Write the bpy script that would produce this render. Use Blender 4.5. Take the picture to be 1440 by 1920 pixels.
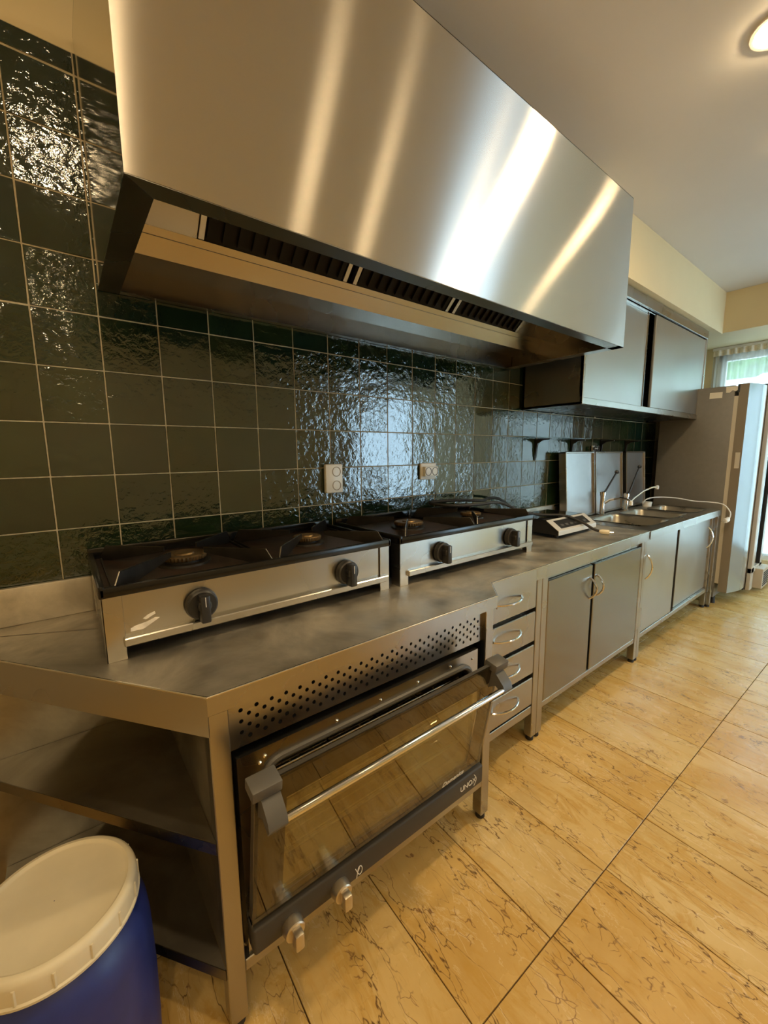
import bpy, bmesh, math, random
from mathutils import Vector, Matrix
random.seed(7)
for o in list(bpy.data.objects): bpy.data.objects.remove(o)
S = bpy.context.scene
COL = S.collection
PI = math.pi

# ------------------------------------------------------------------ camera
cam = bpy.data.cameras.new('camera'); camo = bpy.data.objects.new('camera', cam); COL.objects.link(camo)
cam.sensor_fit = 'VERTICAL'; cam.sensor_height = 36.0; cam.lens = 766.17 / 1920 * 36.0; cam.clip_start = 0.02
r_ = Vector((0.78698, -0.61691, -0.00972)); d_ = Vector((-0.09468, -0.10518, -0.98994)); f_ = Vector((0.60967, 0.77998, -0.14118))
M = Matrix((( r_.x, -d_.x, -f_.x, 0.0297), (r_.y, -d_.y, -f_.y, -1.5660), (r_.z, -d_.z, -f_.z, 1.3276), (0, 0, 0, 1)))
camo.matrix_world = M
S.camera = camo

# ------------------------------------------------------------------ world / exposure
W = bpy.data.worlds.new('world'); S.world = W; W.use_nodes = True
bg = W.node_tree.nodes['Background']; bg.inputs[0].default_value = (0.58, 0.79, 1.0, 1); bg.inputs[1].default_value = 12.5
S.view_settings.view_transform = 'Standard'; S.view_settings.look = 'None'
S.view_settings.gamma = 1.0; S.view_settings.use_curve_mapping = False
S.view_settings.exposure = 0.0
try:
    S.cycles.sample_clamp_indirect = 6.0
    S.cycles.max_bounces = 10; S.cycles.glossy_bounces = 6; S.cycles.diffuse_bounces = 5; S.cycles.transparent_max_bounces = 12
except Exception: pass
LAMP_COL = (1.0, 0.73, 0.40)
LAMP_L = 470.0
LAMPS = [(2.005, -1.16, 1.2), (0.12, -1.02, 0.8), (1.12, -1.70, 0.09), (1.62, -1.90, 0.12), (2.68, -1.10, 0.14),
         (-0.75, -1.60, 0.55), (0.45, -3.1, 1.2), (-0.5, -2.6, 1.2), (3.2, -2.9, 0.9)]  # this row: unseen lamps added to fill the left side and the room with light
CEIL = 2.69
def portal(name, loc, rot, sx, sy):
    l = bpy.data.lights.new(name, 'AREA'); l.shape = 'RECTANGLE'; l.size = sx; l.size_y = sy; l.cycles.is_portal = True
    o = bpy.data.objects.new(name, l); COL.objects.link(o); o.location = loc; o.rotation_euler = rot
portal('window_portal', (5.47, -1.3, 1.28), (0, PI/2, 0), 2.0, 2.2)
portal('window_portal', (4.66, -4.33, 1.25), (PI/2, 0, 0), 1.5, 2.1)

# ------------------------------------------------------------------ materials
MAT = {}
class N:
    def __init__(s, name):
        s.m = bpy.data.materials.new(name); s.m.use_nodes = True; s.t = s.m.node_tree; s.n = s.t.nodes
        s.b = s.n['Principled BSDF']; s.out = s.n['Material Output']; MAT[name] = s.m
    def add(s, typ, **k):
        n = s.n.new(typ)
        for a, v in k.items():
            if a.startswith('i_'):
                key = a[2:]; key = int(key) if key.isdigit() else key.replace('_', ' ')
                n.inputs[key].default_value = v
            else: setattr(n, a, v)
        return n
    def l(s, a, b): s.t.links.new(a, b)
    def set(s, **k):
        for a, v in k.items():
            s.b.inputs[a.replace('_', ' ')].default_value = v
    def coord(s, kind='Object', scale=(1, 1, 1), rot=(0, 0, 0), rnd=0.0):
        tc = s.add('ShaderNodeTexCoord'); mp = s.add('ShaderNodeMapping'); mp.inputs['Scale'].default_value = scale; mp.inputs['Rotation'].default_value = rot
        if kind == 'World':
            g = s.add('ShaderNodeNewGeometry'); src = g.outputs['Position']
        else: src = tc.outputs[kind]
        if rnd:
            oi = s.add('ShaderNodeObjectInfo'); mm = s.add('ShaderNodeMath', operation='MULTIPLY'); mm.inputs[1].default_value = rnd
            s.l(oi.outputs['Random'], mm.inputs[0])
            va = s.add('ShaderNodeVectorMath', operation='ADD'); s.l(src, va.inputs[0]); s.l(mm.outputs[0], va.inputs[1]); src = va.outputs[0]
        s.l(src, mp.inputs[0]); return mp.outputs[0]
    def noise(s, vec, scale, detail=3, rough=0.55, dist=0.0):
        n = s.add('ShaderNodeTexNoise'); n.inputs['Scale'].default_value = scale; n.inputs['Detail'].default_value = detail
        n.inputs['Roughness'].default_value = rough; n.inputs['Distortion'].default_value = dist
        s.l(vec, n.inputs['Vector']); return n.outputs['Fac']
    def ramp(s, fac, stops):
        r = s.add('ShaderNodeValToRGB'); e = r.color_ramp.elements
        while len(e) < len(stops): e.new(0.5)
        for i, (p, c) in enumerate(stops):
            e[i].position = p; e[i].color = (c if isinstance(c, tuple) else (c, c, c)) + ((1,) if not isinstance(c, tuple) or len(c) == 3 else ())
        s.l(fac, r.inputs[0]); return r.outputs[0]
    def mix(s, fac, a, b, blend='MIX'):
        m = s.add('ShaderNodeMix', data_type='RGBA', blend_type=blend)
        for sock, v in ((m.inputs[0], fac), (m.inputs[6], a), (m.inputs[7], b)):
            if isinstance(v, (int, float)): sock.default_value = v
            elif isinstance(v, tuple): sock.default_value = v + (1,) if len(v) == 3 else v
            else: s.l(v, sock)
        return m.outputs[2]
    def bump(s, h, strength=0.2, dist=0.01):
        b = s.add('ShaderNodeBump'); b.inputs['Distance'].default_value = dist
        if isinstance(strength, (int, float)): b.inputs['Strength'].default_value = strength
        else: s.l(strength, b.inputs['Strength'])
        s.l(h, b.inputs['Height']); s.l(b.outputs[0], s.b.inputs['Normal']); return b

def plain(name, col, rough=0.5, metal=0.0, spec=0.5, nz=0.0, nscale=30):
    n = N(name); n.set(Base_Color=col + (1,), Roughness=rough, Metallic=metal); n.b.inputs['Specular IOR Level'].default_value = spec
    if nz:
        f = n.noise(n.coord('Object'), nscale, 4)
        c = n.mix(n.ramp(f, [(0.3, 0.0), (0.7, 1.0)]), tuple(x * (1 - nz) for x in col), tuple(min(1, x * (1 + nz)) for x in col)); n.l(c, n.b.inputs['Base Color'])
    return n

def steel(name, col=(0.60, 0.585, 0.56), r0=0.22, r1=0.38, an=0.6, tan=(1, 0, 0), smudge=5.0, stain=0.0, brush=0.03, bscale=(3, 900, 900), det=5):
    n = N(name); n.set(Metallic=1.0, Anisotropic=an, Base_Color=col + (1,))
    if tan:
        c = n.add('ShaderNodeCombineXYZ')
        for i in range(3): c.inputs[i].default_value = tan[i]
        n.l(c.outputs[0], n.b.inputs['Tangent'])
    v = n.coord('World')
    f = n.noise(v, smudge, det, 0.5, 0.2)
    mr = n.add('ShaderNodeMapRange'); mr.inputs[1].default_value = 0.2; mr.inputs[2].default_value = 0.8; mr.inputs[3].default_value = r0; mr.inputs[4].default_value = r1
    n.l(f, mr.inputs[0]); n.l(mr.outputs[0], n.b.inputs['Roughness'])
    if stain:
        g = n.noise(v, smudge * 0.6, 6, 0.65, 0.6)
        k = n.ramp(g, [(0.35, 0.0), (0.62, 1.0)])
        n.l(n.mix(k, tuple(x * (1 - stain) for x in col), col), n.b.inputs['Base Color'])
    if brush:
        h = n.noise(n.coord('World', scale=bscale), 1.0, 2)
        n.bump(h, brush, 0.002)
    return n

n = N('steel_hood'); n.n.remove(n.b)
g = n.add('ShaderNodeBsdfAnisotropic'); g.inputs['Color'].default_value = (0.68, 0.66, 0.63, 1); g.inputs['Roughness'].default_value = 0.27; g.inputs['Anisotropy'].default_value = 0.80
cx = n.add('ShaderNodeCombineXYZ'); cx.inputs[0].default_value = 1.0; n.l(cx.outputs[0], g.inputs['Tangent']); n.l(g.outputs[0], n.out.inputs[0])
steel('steel_polished', (0.60, 0.585, 0.54), 0.05, 0.11, 0.0, None, 4.0, 0.0, 0.0)
steel('steel', (0.41, 0.392, 0.355), 0.24, 0.33, 0.0, None, 4.0, 0.0, 0.0, det=2)
steel('steel_door', (0.28, 0.27, 0.245), 0.27, 0.27, 0.0, None, 1.6, 0.0, 0.0, det=1)
steel('steel_sliding', (0.46, 0.455, 0.43), 0.30, 0.42, 0.0, None, 3.0, 0.0, 0.0, det=2)
steel('steel_top', (0.64, 0.60, 0.515), 0.34, 0.72, 0.0, None, 6.0, 0.40, 0.03)
steel('steel_shelf', (0.40, 0.38, 0.33), 0.25, 0.50, 0.0, None, 5.0, 0.35, 0.0)
steel('steel_gutter', (0.42, 0.395, 0.35), 0.20, 0.28, 0.0, None, 5.0, 0.0, 0.0)
steel('steel_edge', (0.66, 0.64, 0.59), 0.18, 0.24, 0.0, None, 5.0, 0.0, 0.0)
steel('steel_stove', (0.50, 0.49, 0.455), 0.22, 0.32, 0.0, None, 3.0, 0.0, 0.0, det=1)
steel('steel_sink', (0.46, 0.44, 0.38), 0.22, 0.42, 0.0, None, 8.0, 0.2, 0.0)
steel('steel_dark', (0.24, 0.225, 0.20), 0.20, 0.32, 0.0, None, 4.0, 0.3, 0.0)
steel('aluminium_tray', (0.50, 0.50, 0.50), 0.26, 0.40, 0.0, None, 4.0, 0.12, 0.0)
steel('chrome', (0.80, 0.80, 0.80), 0.05, 0.12, 0.0, None, 5.0, 0.0, 0.0)
steel('satin_knob', (0.66, 0.60, 0.50), 0.32, 0.40, 0.0, None, 5.0, 0.0, 0.0)
steel('brass', (0.32, 0.22, 0.11), 0.38, 0.60, 0.0, None, 30.0, 0.5, 0.0)
plain('enamel_black', (0.006, 0.006, 0.006), 0.22, spec=0.4, nz=0.4)
plain('cast_iron', (0.010, 0.009, 0.008), 0.42, spec=0.3, nz=0.4)
plain('pan_grease', (0.022, 0.014, 0.010), 0.42, spec=0.25, nz=0.5, nscale=18)
plain('black_plastic', (0.016, 0.016, 0.017), 0.38)
plain('black_rubber', (0.015, 0.014, 0.013), 0.6)
plain('dark_grey_plastic', (0.085, 0.082, 0.076), 0.45)
plain('strip_grey', (0.052, 0.048, 0.042), 0.45, spec=0.25)
plain('filter_dark', (0.007, 0.005, 0.004), 0.55, 0.0, 0.25)
plain('outlet_beige', (0.34, 0.28, 0.20), 0.5)
plain('silver_plastic', (0.66, 0.65, 0.62), 0.35, 0.3)
plain('white_plastic', (0.80, 0.78, 0.72), 0.35)
plain('ivory_plastic', (0.72, 0.66, 0.52), 0.4)
plain('cream_enamel', (0.50, 0.42, 0.32), 0.35)
plain('fridge_side', (0.19, 0.182, 0.165), 0.42, nz=0.05)
plain('fridge_door_side', (0.25, 0.215, 0.17), 0.4)
plain('fridge_front', (0.36, 0.40, 0.42), 0.16, 0.6)
plain('gasket', (0.62, 0.58, 0.50), 0.5)
plain('sticker', (0.78, 0.74, 0.64), 0.5)
plain('residue', (0.75, 0.70, 0.60), 0.6, nz=0.2)
plain('print_white', (0.75, 0.73, 0.68), 0.5)
plain('hedge_green', (0.07, 0.16, 0.04), 0.7, nz=0.5, nscale=6)
plain('garden_render', (0.66, 0.66, 0.64), 0.8)
plain('downlight_ring', (0.75, 0.72, 0.66), 0.35)
plain('rail_white', (0.80, 0.80, 0.78), 0.4)
plain('glass_ceramic', (0.008, 0.008, 0.009), 0.06)
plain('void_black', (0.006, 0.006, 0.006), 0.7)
plain('paint_cream', (0.68, 0.58, 0.36), 0.75, nz=0.03, nscale=2)
plain('paint_ceiling', (0.66, 0.64, 0.61), 0.8, nz=0.02, nscale=2)
plain('grout', (0.40, 0.345, 0.235), 0.85, nz=0.2, nscale=60)
plain('floor_joint', (0.10, 0.062, 0.03), 0.9, 0.0, 0.1)

# glazed handmade wall tile: dark bottle green, rippled glaze, each tile different
n = N('tile_glaze')
n.set(Roughness=0.07); n.b.inputs['Specular IOR Level'].default_value = 1.0
oi = n.add('ShaderNodeObjectInfo')
v = n.coord('Object', rnd=37.0)
c1 = n.ramp(oi.outputs['Random'], [(0.0, (0.009, 0.021, 0.010)), (0.35, (0.016, 0.030, 0.010)), (0.7, (0.010, 0.025, 0.016)), (1.0, (0.020, 0.032, 0.012))])
cl = n.noise(v, 9.0, 4, 0.6)
c2 = n.mix(n.ramp(cl, [(0.35, 0.0), (0.75, 1.0)]), c1, n.mix(1.0, c1, (0.55, 0.55, 0.55), 'MULTIPLY'))
n.l(c2, n.b.inputs['Base Color'])
h1 = n.noise(v, 46.0, 3, 0.55, 0.5); h2 = n.noise(v, 13.0, 2, 0.5)
a = n.add('ShaderNodeMath', operation='MULTIPLY_ADD'); n.l(h2, a.inputs[0]); a.inputs[1].default_value = 1.8; n.l(h1, a.inputs[2])
rr = n.add('ShaderNodeMath', operation='FRACT'); m7 = n.add('ShaderNodeMath', operation='MULTIPLY'); m7.inputs[1].default_value = 7.31
n.l(oi.outputs['Random'], m7.inputs[0]); n.l(m7.outputs[0], rr.inputs[0])
mr = n.add('ShaderNodeMapRange'); mr.inputs[3].default_value = 0.06; mr.inputs[4].default_value = 0.38; n.l(rr.outputs[0], mr.inputs[0])
n.bump(a.outputs[0], mr.outputs[0], 0.008)

# veined beige marble floor slab
n = N('marble')
n.set(Roughness=0.24)
v = n.coord('Object', rnd=53.0)
base = n.noise(v, 3.0, 5, 0.6, 0.4)
c = n.ramp(base, [(0.25, (0.52, 0.350, 0.125)), (0.5, (0.62, 0.450, 0.192)), (0.75, (0.70, 0.54, 0.275))])
oi = n.add('ShaderNodeObjectInfo'); c = n.mix(n.ramp(oi.outputs['Random'], [(0.0, 0.0), (1.0, 0.9)]), c, n.mix(1.0, c, (0.94, 0.82, 0.58), 'MULTIPLY'))
vs = n.coord('Object', scale=(4.5, 1.3, 1), rot=(0, 0, 0.25), rnd=53.0)
st = n.noise(vs, 2.0, 7, 0.7, 0.6)
c = n.mix(n.ramp(st, [(0.50, 0.0), (0.59, 0.75), (0.68, 0.0)]), c, (0.52, 0.31, 0.07))
c = n.mix(n.ramp(st, [(0.395, 0.0), (0.41, 0.35), (0.425, 0.0)]), c, (0.80, 0.68, 0.48))
def vein(scale, sc, rot, w, amount, col, cin, dist=1.0, thr=(0.42, 0.56)):
    vv = n.coord('Object', scale=scale, rot=(0, 0, rot), rnd=53.0 + sc)
    d = n.add('ShaderNodeTexNoise'); d.inputs['Scale'].default_value = 5.0; d.inputs['Detail'].default_value = 4; n.l(vv, d.inputs['Vector'])
    ad = n.add('ShaderNodeVectorMath', operation='MULTIPLY_ADD'); n.l(d.outputs['Color'], ad.inputs[0]); ad.inputs[1].default_value = (0.28 * dist,) * 3; n.l(vv, ad.inputs[2])
    vo = n.add('ShaderNodeTexVoronoi', feature='DISTANCE_TO_EDGE'); vo.inputs['Scale'].default_value = sc; n.l(ad.outputs[0], vo.inputs['Vector'])
    ln = n.ramp(vo.outputs['Distance'], [(0.0, 1.0), (w, 0.0)])
    msk = n.ramp(n.noise(vv, sc * 0.55, 3, 0.6), [(thr[0], 0.0), (thr[1], amount)])
    mm = n.add('ShaderNodeMath', operation='MULTIPLY'); n.l(ln, mm.inputs[0]); n.l(msk, mm.inputs[1])
    return n.mix(mm.outputs[0], cin, col)
c = vein((2.6, 0.70, 1), 3.6, 0.26, 0.010, 1.0, (0.12, 0.06, 0.022), c, 1.3, (0.42, 0.50))
c = vein((2.2, 0.65, 1), 7.0, 0.40, 0.014, 0.9, (0.17, 0.085, 0.03), c, 1.2, (0.50, 0.58))
c = vein((1.3, 0.8, 1), 17.0, 0.6, 0.034, 0.9, (0.20, 0.10, 0.04), c, 1.1, (0.575, 0.62))
c = vein((1.6, 0.5, 1), 6.0, 0.2, 0.012, 0.45, (0.84, 0.72, 0.52), c, 0.9, (0.54, 0.62))
sp = n.noise(n.coord('Object', scale=(1.4, .8, 1), rnd=91.0), 26.0, 3, 0.6)
c = n.mix(n.ramp(sp, [(0.69, 0.0), (0.73, 0.8)]), c, (0.22, 0.11, 0.05))
n.l(c, n.b.inputs['Base Color'])
rn = n.noise(v, 7.0, 4); mr = n.add('ShaderNodeMapRange'); mr.inputs[3].default_value = 0.16; mr.inputs[4].default_value = 0.36; n.l(rn, mr.inputs[0]); n.l(mr.outputs[0], n.b.inputs['Roughness'])

# barrel plastics
n = plain('barrel_blue', (0.016, 0.030, 0.175), 0.40, nz=0.15, nscale=12)
n = plain('lid_white', (0.64, 0.585, 0.44), 0.42, nz=0.06, nscale=9)

def glassy(name, tint, ior, gloss_col=(1, 1, 1), rough=0.02, add=0.0):
    n = N(name); n.n.remove(n.b)
    t = n.add('ShaderNodeBsdfTransparent'); t.inputs[0].default_value = tint + (1,)
    g = n.add('ShaderNodeBsdfGlossy'); g.inputs[0].default_value = gloss_col + (1,); g.inputs['Roughness'].default_value = rough
    ge = n.add('ShaderNodeNewGeometry'); dt = n.add('ShaderNodeVectorMath', operation='DOT_PRODUCT'); n.l(ge.outputs['Incoming'], dt.inputs[0]); n.l(ge.outputs['Normal'], dt.inputs[1])
    ab = n.add('ShaderNodeMath', operation='ABSOLUTE'); n.l(dt.outputs['Value'], ab.inputs[0])
    on = n.add('ShaderNodeMath', operation='SUBTRACT', use_clamp=True); on.inputs[0].default_value = 1.0; n.l(ab.outputs[0], on.inputs[1])
    pw = n.add('ShaderNodeMath', operation='POWER'); n.l(on.outputs[0], pw.inputs[0]); pw.inputs[1].default_value = 5.0
    F0 = ((ior - 1) / (ior + 1)) ** 2
    sc = n.add('ShaderNodeMath', operation='MULTIPLY_ADD'); n.l(pw.outputs[0], sc.inputs[0]); sc.inputs[1].default_value = 1 - F0; sc.inputs[2].default_value = F0
    src = sc.outputs[0]
    if add:
        m = n.add('ShaderNodeMath', operation='ADD', use_clamp=True); n.l(src, m.inputs[0]); m.inputs[1].default_value = add; src = m.outputs[0]
    x = n.add('ShaderNodeMixShader'); n.l(src, x.inputs[0]); n.l(t.outputs[0], x.inputs[1]); n.l(g.outputs[0], x.inputs[2]); n.l(x.outputs[0], n.out.inputs[0])
glassy('oven_glass', (0.88, 0.85, 0.78), 1.5)
glassy('oven_print', (0.20, 0.165, 0.12), 1.45)
glassy('oven_inner_glass', (0.84, 0.80, 0.62), 1.6, (0.86, 0.92, 0.70), 0.02, 0.18)
glassy('window_glass', (0.92, 0.96, 0.95), 1.45)
glassy('fridge_glass', (0.55, 0.60, 0.58), 1.5)
n = N('sheer_curtain'); n.n.remove(n.b)
t = n.add('ShaderNodeBsdfTransparent'); tr = n.add('ShaderNodeBsdfTranslucent'); df = n.add('ShaderNodeBsdfDiffuse')
tr.inputs[0].default_value = (0.50, 0.50, 0.46, 1); df.inputs[0].default_value = (0.55, 0.54, 0.50, 1)
x1 = n.add('ShaderNodeMixShader'); x1.inputs[0].default_value = 0.45; n.l(tr.outputs[0], x1.inputs[1]); n.l(df.outputs[0], x1.inputs[2])
x2 = n.add('ShaderNodeMixShader'); x2.inputs[0].default_value = 0.64; n.l(t.outputs[0], x2.inputs[1]); n.l(x1.outputs[0], x2.inputs[2]); n.l(x2.outputs[0], n.out.inputs[0])
def emit(name, col, st):
    n = N(name); n.set(Base_Color=(0, 0, 0, 1)); n.b.inputs['Emission Color'].default_value = col + (1,); n.b.inputs['Emission Strength'].default_value = st

# ------------------------------------------------------------------ mesh helpers
ORG = {}
class MB:
    def __init__(s): s.bm = bmesh.new()
    def box(s, x0, x1, y0, y1, z0, z1, bev=0.0, seg=1, rot=None, piv=None):
        x0, x1 = min(x0, x1), max(x0, x1); y0, y1 = min(y0, y1), max(y0, y1); z0, z1 = min(z0, z1), max(z0, z1)
        r = bmesh.ops.create_cube(s.bm, size=1.0); vs = r['verts']
        for v in vs: v.co = Vector(((x0 + x1) / 2 + v.co.x * (x1 - x0), (y0 + y1) / 2 + v.co.y * (y1 - y0), (z0 + z1) / 2 + v.co.z * (z1 - z0)))
        if bev:
            es = list({e for v in vs for e in v.link_edges})
            q = bmesh.ops.bevel(s.bm, geom=es, offset=bev, segments=seg, affect='EDGES', profile=0.5); vs = list({v for f in q['faces'] for v in f.verts} | {v for v in vs if v.is_valid})
        if rot is not None: bmesh.ops.rotate(s.bm, verts=vs, cent=Vector(piv), matrix=rot)
        return s
    def face(s, pts): s.bm.faces.new([s.bm.verts.new(p) for p in pts]); return s
    def prism(s, poly, z0, z1):                      # poly in xy, counter-clockwise
        a = [s.bm.verts.new((x, y, z0)) for x, y in poly]; b = [s.bm.verts.new((x, y, z1)) for x, y in poly]; k = len(poly)
        s.bm.faces.new(b); s.bm.faces.new(a[::-1])
        for i in range(k): s.bm.faces.new((a[i], a[(i + 1) % k], b[(i + 1) % k], b[i]))
        return s
    def prism_x(s, poly, x0, x1):                    # poly in (y,z), extruded along x
        a = [s.bm.verts.new((x0, y, z)) for y, z in poly]; b = [s.bm.verts.new((x1, y, z)) for y, z in poly]; k = len(poly)
        s.bm.faces.new(a[::-1]); s.bm.faces.new(b)
        for i in range(k): s.bm.faces.new((a[i], a[(i + 1) % k], b[(i + 1) % k], b[i]))
        return s
    def prism_y(s, poly, y0, y1):                    # poly in (x,z)
        a = [s.bm.verts.new((x, y0, z)) for x, z in poly]; b = [s.bm.verts.new((x, y1, z)) for x, z in poly]; k = len(poly)
        s.bm.faces.new(a); s.bm.faces.new(b[::-1])
        for i in range(k): s.bm.faces.new((a[i], b[i], b[(i + 1) % k], a[(i + 1) % k]))
        return s
    def plate(s, p, q, prof, th):                    # vertical plate from xy p to xy q, prof list of (t,z)
        p = Vector(p); q = Vector(q); d = (q - p); nrm = Vector((-d.y, d.x)).normalized() * th / 2
        a = []; b = []
        for t, z in prof:
            c = p + d * t; a.append(s.bm.verts.new((c.x + nrm.x, c.y + nrm.y, z))); b.append(s.bm.verts.new((c.x - nrm.x, c.y - nrm.y, z)))
        k = len(prof); s.bm.faces.new(a); s.bm.faces.new(b[::-1])
        for i in range(k): s.bm.faces.new((a[i], b[i], b[(i + 1) % k], a[(i + 1) % k]))
        return s
    def tube(s, pts, r, n=8, cap=True):
        pts = [Vector(p) for p in pts]; rings = []; up = Vector((0.13, 0.27, 0.95)).normalized(); prev = None
        rs = r if isinstance(r, (list, tuple)) else [r] * len(pts)
        for i, p in enumerate(pts):
            t = (pts[min(i + 1, len(pts) - 1)] - pts[max(i - 1, 0)]).normalized()
            if prev is None:
                u = t.cross(up)
                if u.length < 1e-3: u = t.cross(Vector((1, 0, 0)))
                u.normalize()
            else: u = (prev - t * prev.dot(t)).normalized()
            prev = u; w = t.cross(u)
            rings.append([s.bm.verts.new(p + (u * math.cos(2 * PI * k / n) + w * math.sin(2 * PI * k / n)) * rs[i]) for k in range(n)])
        for a, b in zip(rings, rings[1:]):
            for k in range(n): s.bm.faces.new((a[k], b[k], b[(k + 1) % n], a[(k + 1) % n]))
        if cap: s.bm.faces.new(rings[0]); s.bm.faces.new(rings[-1][::-1])
        return s
    def lathe(s, prof, c, n=32, axis='z', cap=True):   # prof list of (r, h)
        rings = []
        for r, h in prof:
            ring = []
            for k in range(n):
                a = 2 * PI * k / n
                if axis == 'z': p = (c[0] + r * math.cos(a), c[1] + r * math.sin(a), c[2] + h)
                else: p = (c[0] + r * math.cos(a), c[1] - h, c[2] + r * math.sin(a))          # axis -y
                ring.append(s.bm.verts.new(p))
            rings.append(ring)
        for a, b in zip(rings, rings[1:]):
            for k in range(n): s.bm.faces.new((a[k], a[(k + 1) % n], b[(k + 1) % n], b[k]))
        if cap: s.bm.faces.new(rings[0][::-1]); s.bm.faces.new(rings[-1])
        return s
    def build(s, name, mat, parent=None, org=None, smooth=30, rep=True):
        bm = s.bm; bmesh.ops.recalc_face_normals(bm, faces=bm.faces)
        me = bpy.data.meshes.new(name)
        if parent is not None: o0 = ORG[parent.name]
        elif org is not None: o0 = Vector(org)
        else:
            lo = [min(v.co[i] for v in bm.verts) for i in range(3)]; hi = [max(v.co[i] for v in bm.verts) for i in range(3)]
            o0 = Vector(((lo[0] + hi[0]) / 2, (lo[1] + hi[1]) / 2, lo[2]))
        for v in bm.verts: v.co -= o0
        bm.to_mesh(me); bm.free()
        if smooth: me.shade_smooth(); me.set_sharp_from_angle(angle=math.radians(smooth))
        me.materials.append(MAT[mat])
        o = bpy.data.objects.new(name, me); COL.objects.link(o)
        if parent is not None: o.parent = parent
        else: o.location = o0
        ORG[o.name] = o0
        return o
def tag(o, label, cat, group=None):
    o['label'] = label; o['category'] = cat
    if group: o['group'] = group
    return o
def thing(name, loc, label, cat, group=None):
    o = bpy.data.objects.new(name, None); o.empty_display_size = 0.05; COL.objects.link(o); o.location = loc; ORG[o.name] = Vector(loc)
    return tag(o, label, cat, group)
def structure(o): o['kind'] = 'structure'; return o
def copy_tree(root, delta, label, suffix_names=None):
    r = root.copy(); COL.objects.link(r); r.location = root.location + Vector(delta); r['label'] = label; ORG[r.name] = ORG[root.name] + Vector(delta)
    def rec(src, dst):
        for ch in [c for c in src.children]:
            c = ch.copy(); COL.objects.link(c); c.parent = dst; ORG[c.name] = ORG[dst.name]; rec(ch, c)
    rec(root, r); return r
def text_mesh(txt, size, mat, parent, loc, rot, extrude=0.0006, shear=0.0, name='lettering', spacing=1.0):
    cu = bpy.data.curves.new('text', 'FONT'); cu.body = txt; cu.size = size; cu.extrude = extrude; cu.shear = shear; cu.space_character = spacing
    to = bpy.data.objects.new('text', cu); COL.objects.link(to)
    dg = bpy.context.evaluated_depsgraph_get(); me = bpy.data.meshes.new_from_object(to.evaluated_get(dg)); bpy.data.objects.remove(to)
    mx = Matrix.Translation(Vector(loc) - ORG[parent.name]) @ rot; me.transform(mx); me.materials.clear(); me.materials.append(MAT[mat])
    o = bpy.data.objects.new(name, me); COL.objects.link(o); o.parent = parent; ORG[o.name] = ORG[parent.name]; return o
def arc(p, q, out, n=12):
    p = Vector(p); q = Vector(q); out = Vector(out)
    return [p + (q - p) * t + out * math.sin(PI * t) ** 0.75 for t in [i / n for i in range(n + 1)]]
def rrect(x0, x1, y0, y1, r, n=5):
    pts = []
    for cx, cy, a0 in ((x1 - r, y1 - r, 0), (x0 + r, y1 - r, PI / 2), (x0 + r, y0 + r, PI), (x1 - r, y0 + r, 1.5 * PI)):
        for i in range(n + 1): a = a0 + PI / 2 * i / n; pts.append((cx + r * math.cos(a), cy + r * math.sin(a)))
    return pts
RX90 = Matrix.Rotation(PI / 2, 4, 'X')

# ================================================================== the setting
XL, XR, YB = -1.6, 5.40, -4.2
# floor: joint bed + marble slabs rotated very slightly against the wall
bed = structure(MB().box(XL - .1, XR + .25, YB - .2, 0.15, -0.08, -0.0045).build('floor', 'floor_joint', org=(0, 0, 0)))
PX, PY, G = 0.3035, 0.607, 0.0032
th = -0.0235
sb = MB().box(-PX / 2 + G / 2, PX / 2 - G / 2, -PY / 2 + G / 2, PY / 2 - G / 2, -0.010, 0.0, 0.0006)
first = None
for i in range(-8, 18):
    for j in range(-4, 3):
        u = 0.3575 - 0.96 + PX * (i + 0.5); w = PY * (j + 0.5)
        if j < 0: u += 0.012
        if j > 0: u += 0.15
        x = 0.962 + u * math.cos(th) - w * math.sin(th); y = -1.094 + u * math.sin(th) + w * math.cos(th)
        if x < XL - .05 or x > XR + .1 or y < YB - .2 or y > 0.1: continue
        if first is None: first = o = sb.build('slab', 'marble', bed, smooth=0)
        else: o = first.copy(); COL.objects.link(o); o.parent = bed
        o.location = (x, y, random.uniform(-0.0003, 0.0003)); o.rotation_euler = (0, 0, th + (PI if random.random() < .5 else 0))

structure(MB().box(XL - .1, XR + .3, YB - .1, .2, CEIL, CEIL + .1).build('ceiling', 'paint_ceiling', org=(0, 0, CEIL)))
wb = structure(MB().box(XL - .1, XR + .1, 0.004, 0.12, 0.0, CEIL).box(XL, 4.80, 0.0, 0.006, 0.0, 2.447).build('wall_back', 'paint_cream', org=(0, 0, 0)))
wb.data.materials.append(MAT['grout'])
for p in wb.data.polygons:
    if p.center.y < 0.0035: p.material_index = 1
structure(MB().box(XL - .1, XL, YB, 0.004, 0, CEIL).build('wall_left', 'paint_cream'))
# window wall (far end), with the big window opening
WY0, WY1, WZ0, WZ1 = -2.40, -0.26, 0.25, 2.28
structure(MB().box(XR, XR + .12, WY1, 0.01, 0, CEIL).box(XR, XR + .12, YB, WY0, 0, CEIL).box(XR, XR + .12, WY0, WY1, 0, WZ0).box(XR, XR + .12, WY0, WY1, WZ1, CEIL).build('wall_right', 'paint_cream'))
# wall behind the camera with the garden door opening
DX0, DX1, DZ0, DZ1 = 3.98, 5.34, 0.2, 2.3
structure(MB().box(XL, DX0, YB - .12, YB, 0, CEIL).box(DX1, XR + .12, YB - .12, YB, 0, CEIL).box(DX0, DX1, YB - .12, YB, 0, DZ0).box(DX0, DX1, YB - .12, YB, DZ1, CEIL).build('wall_front', 'paint_cream'))
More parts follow.
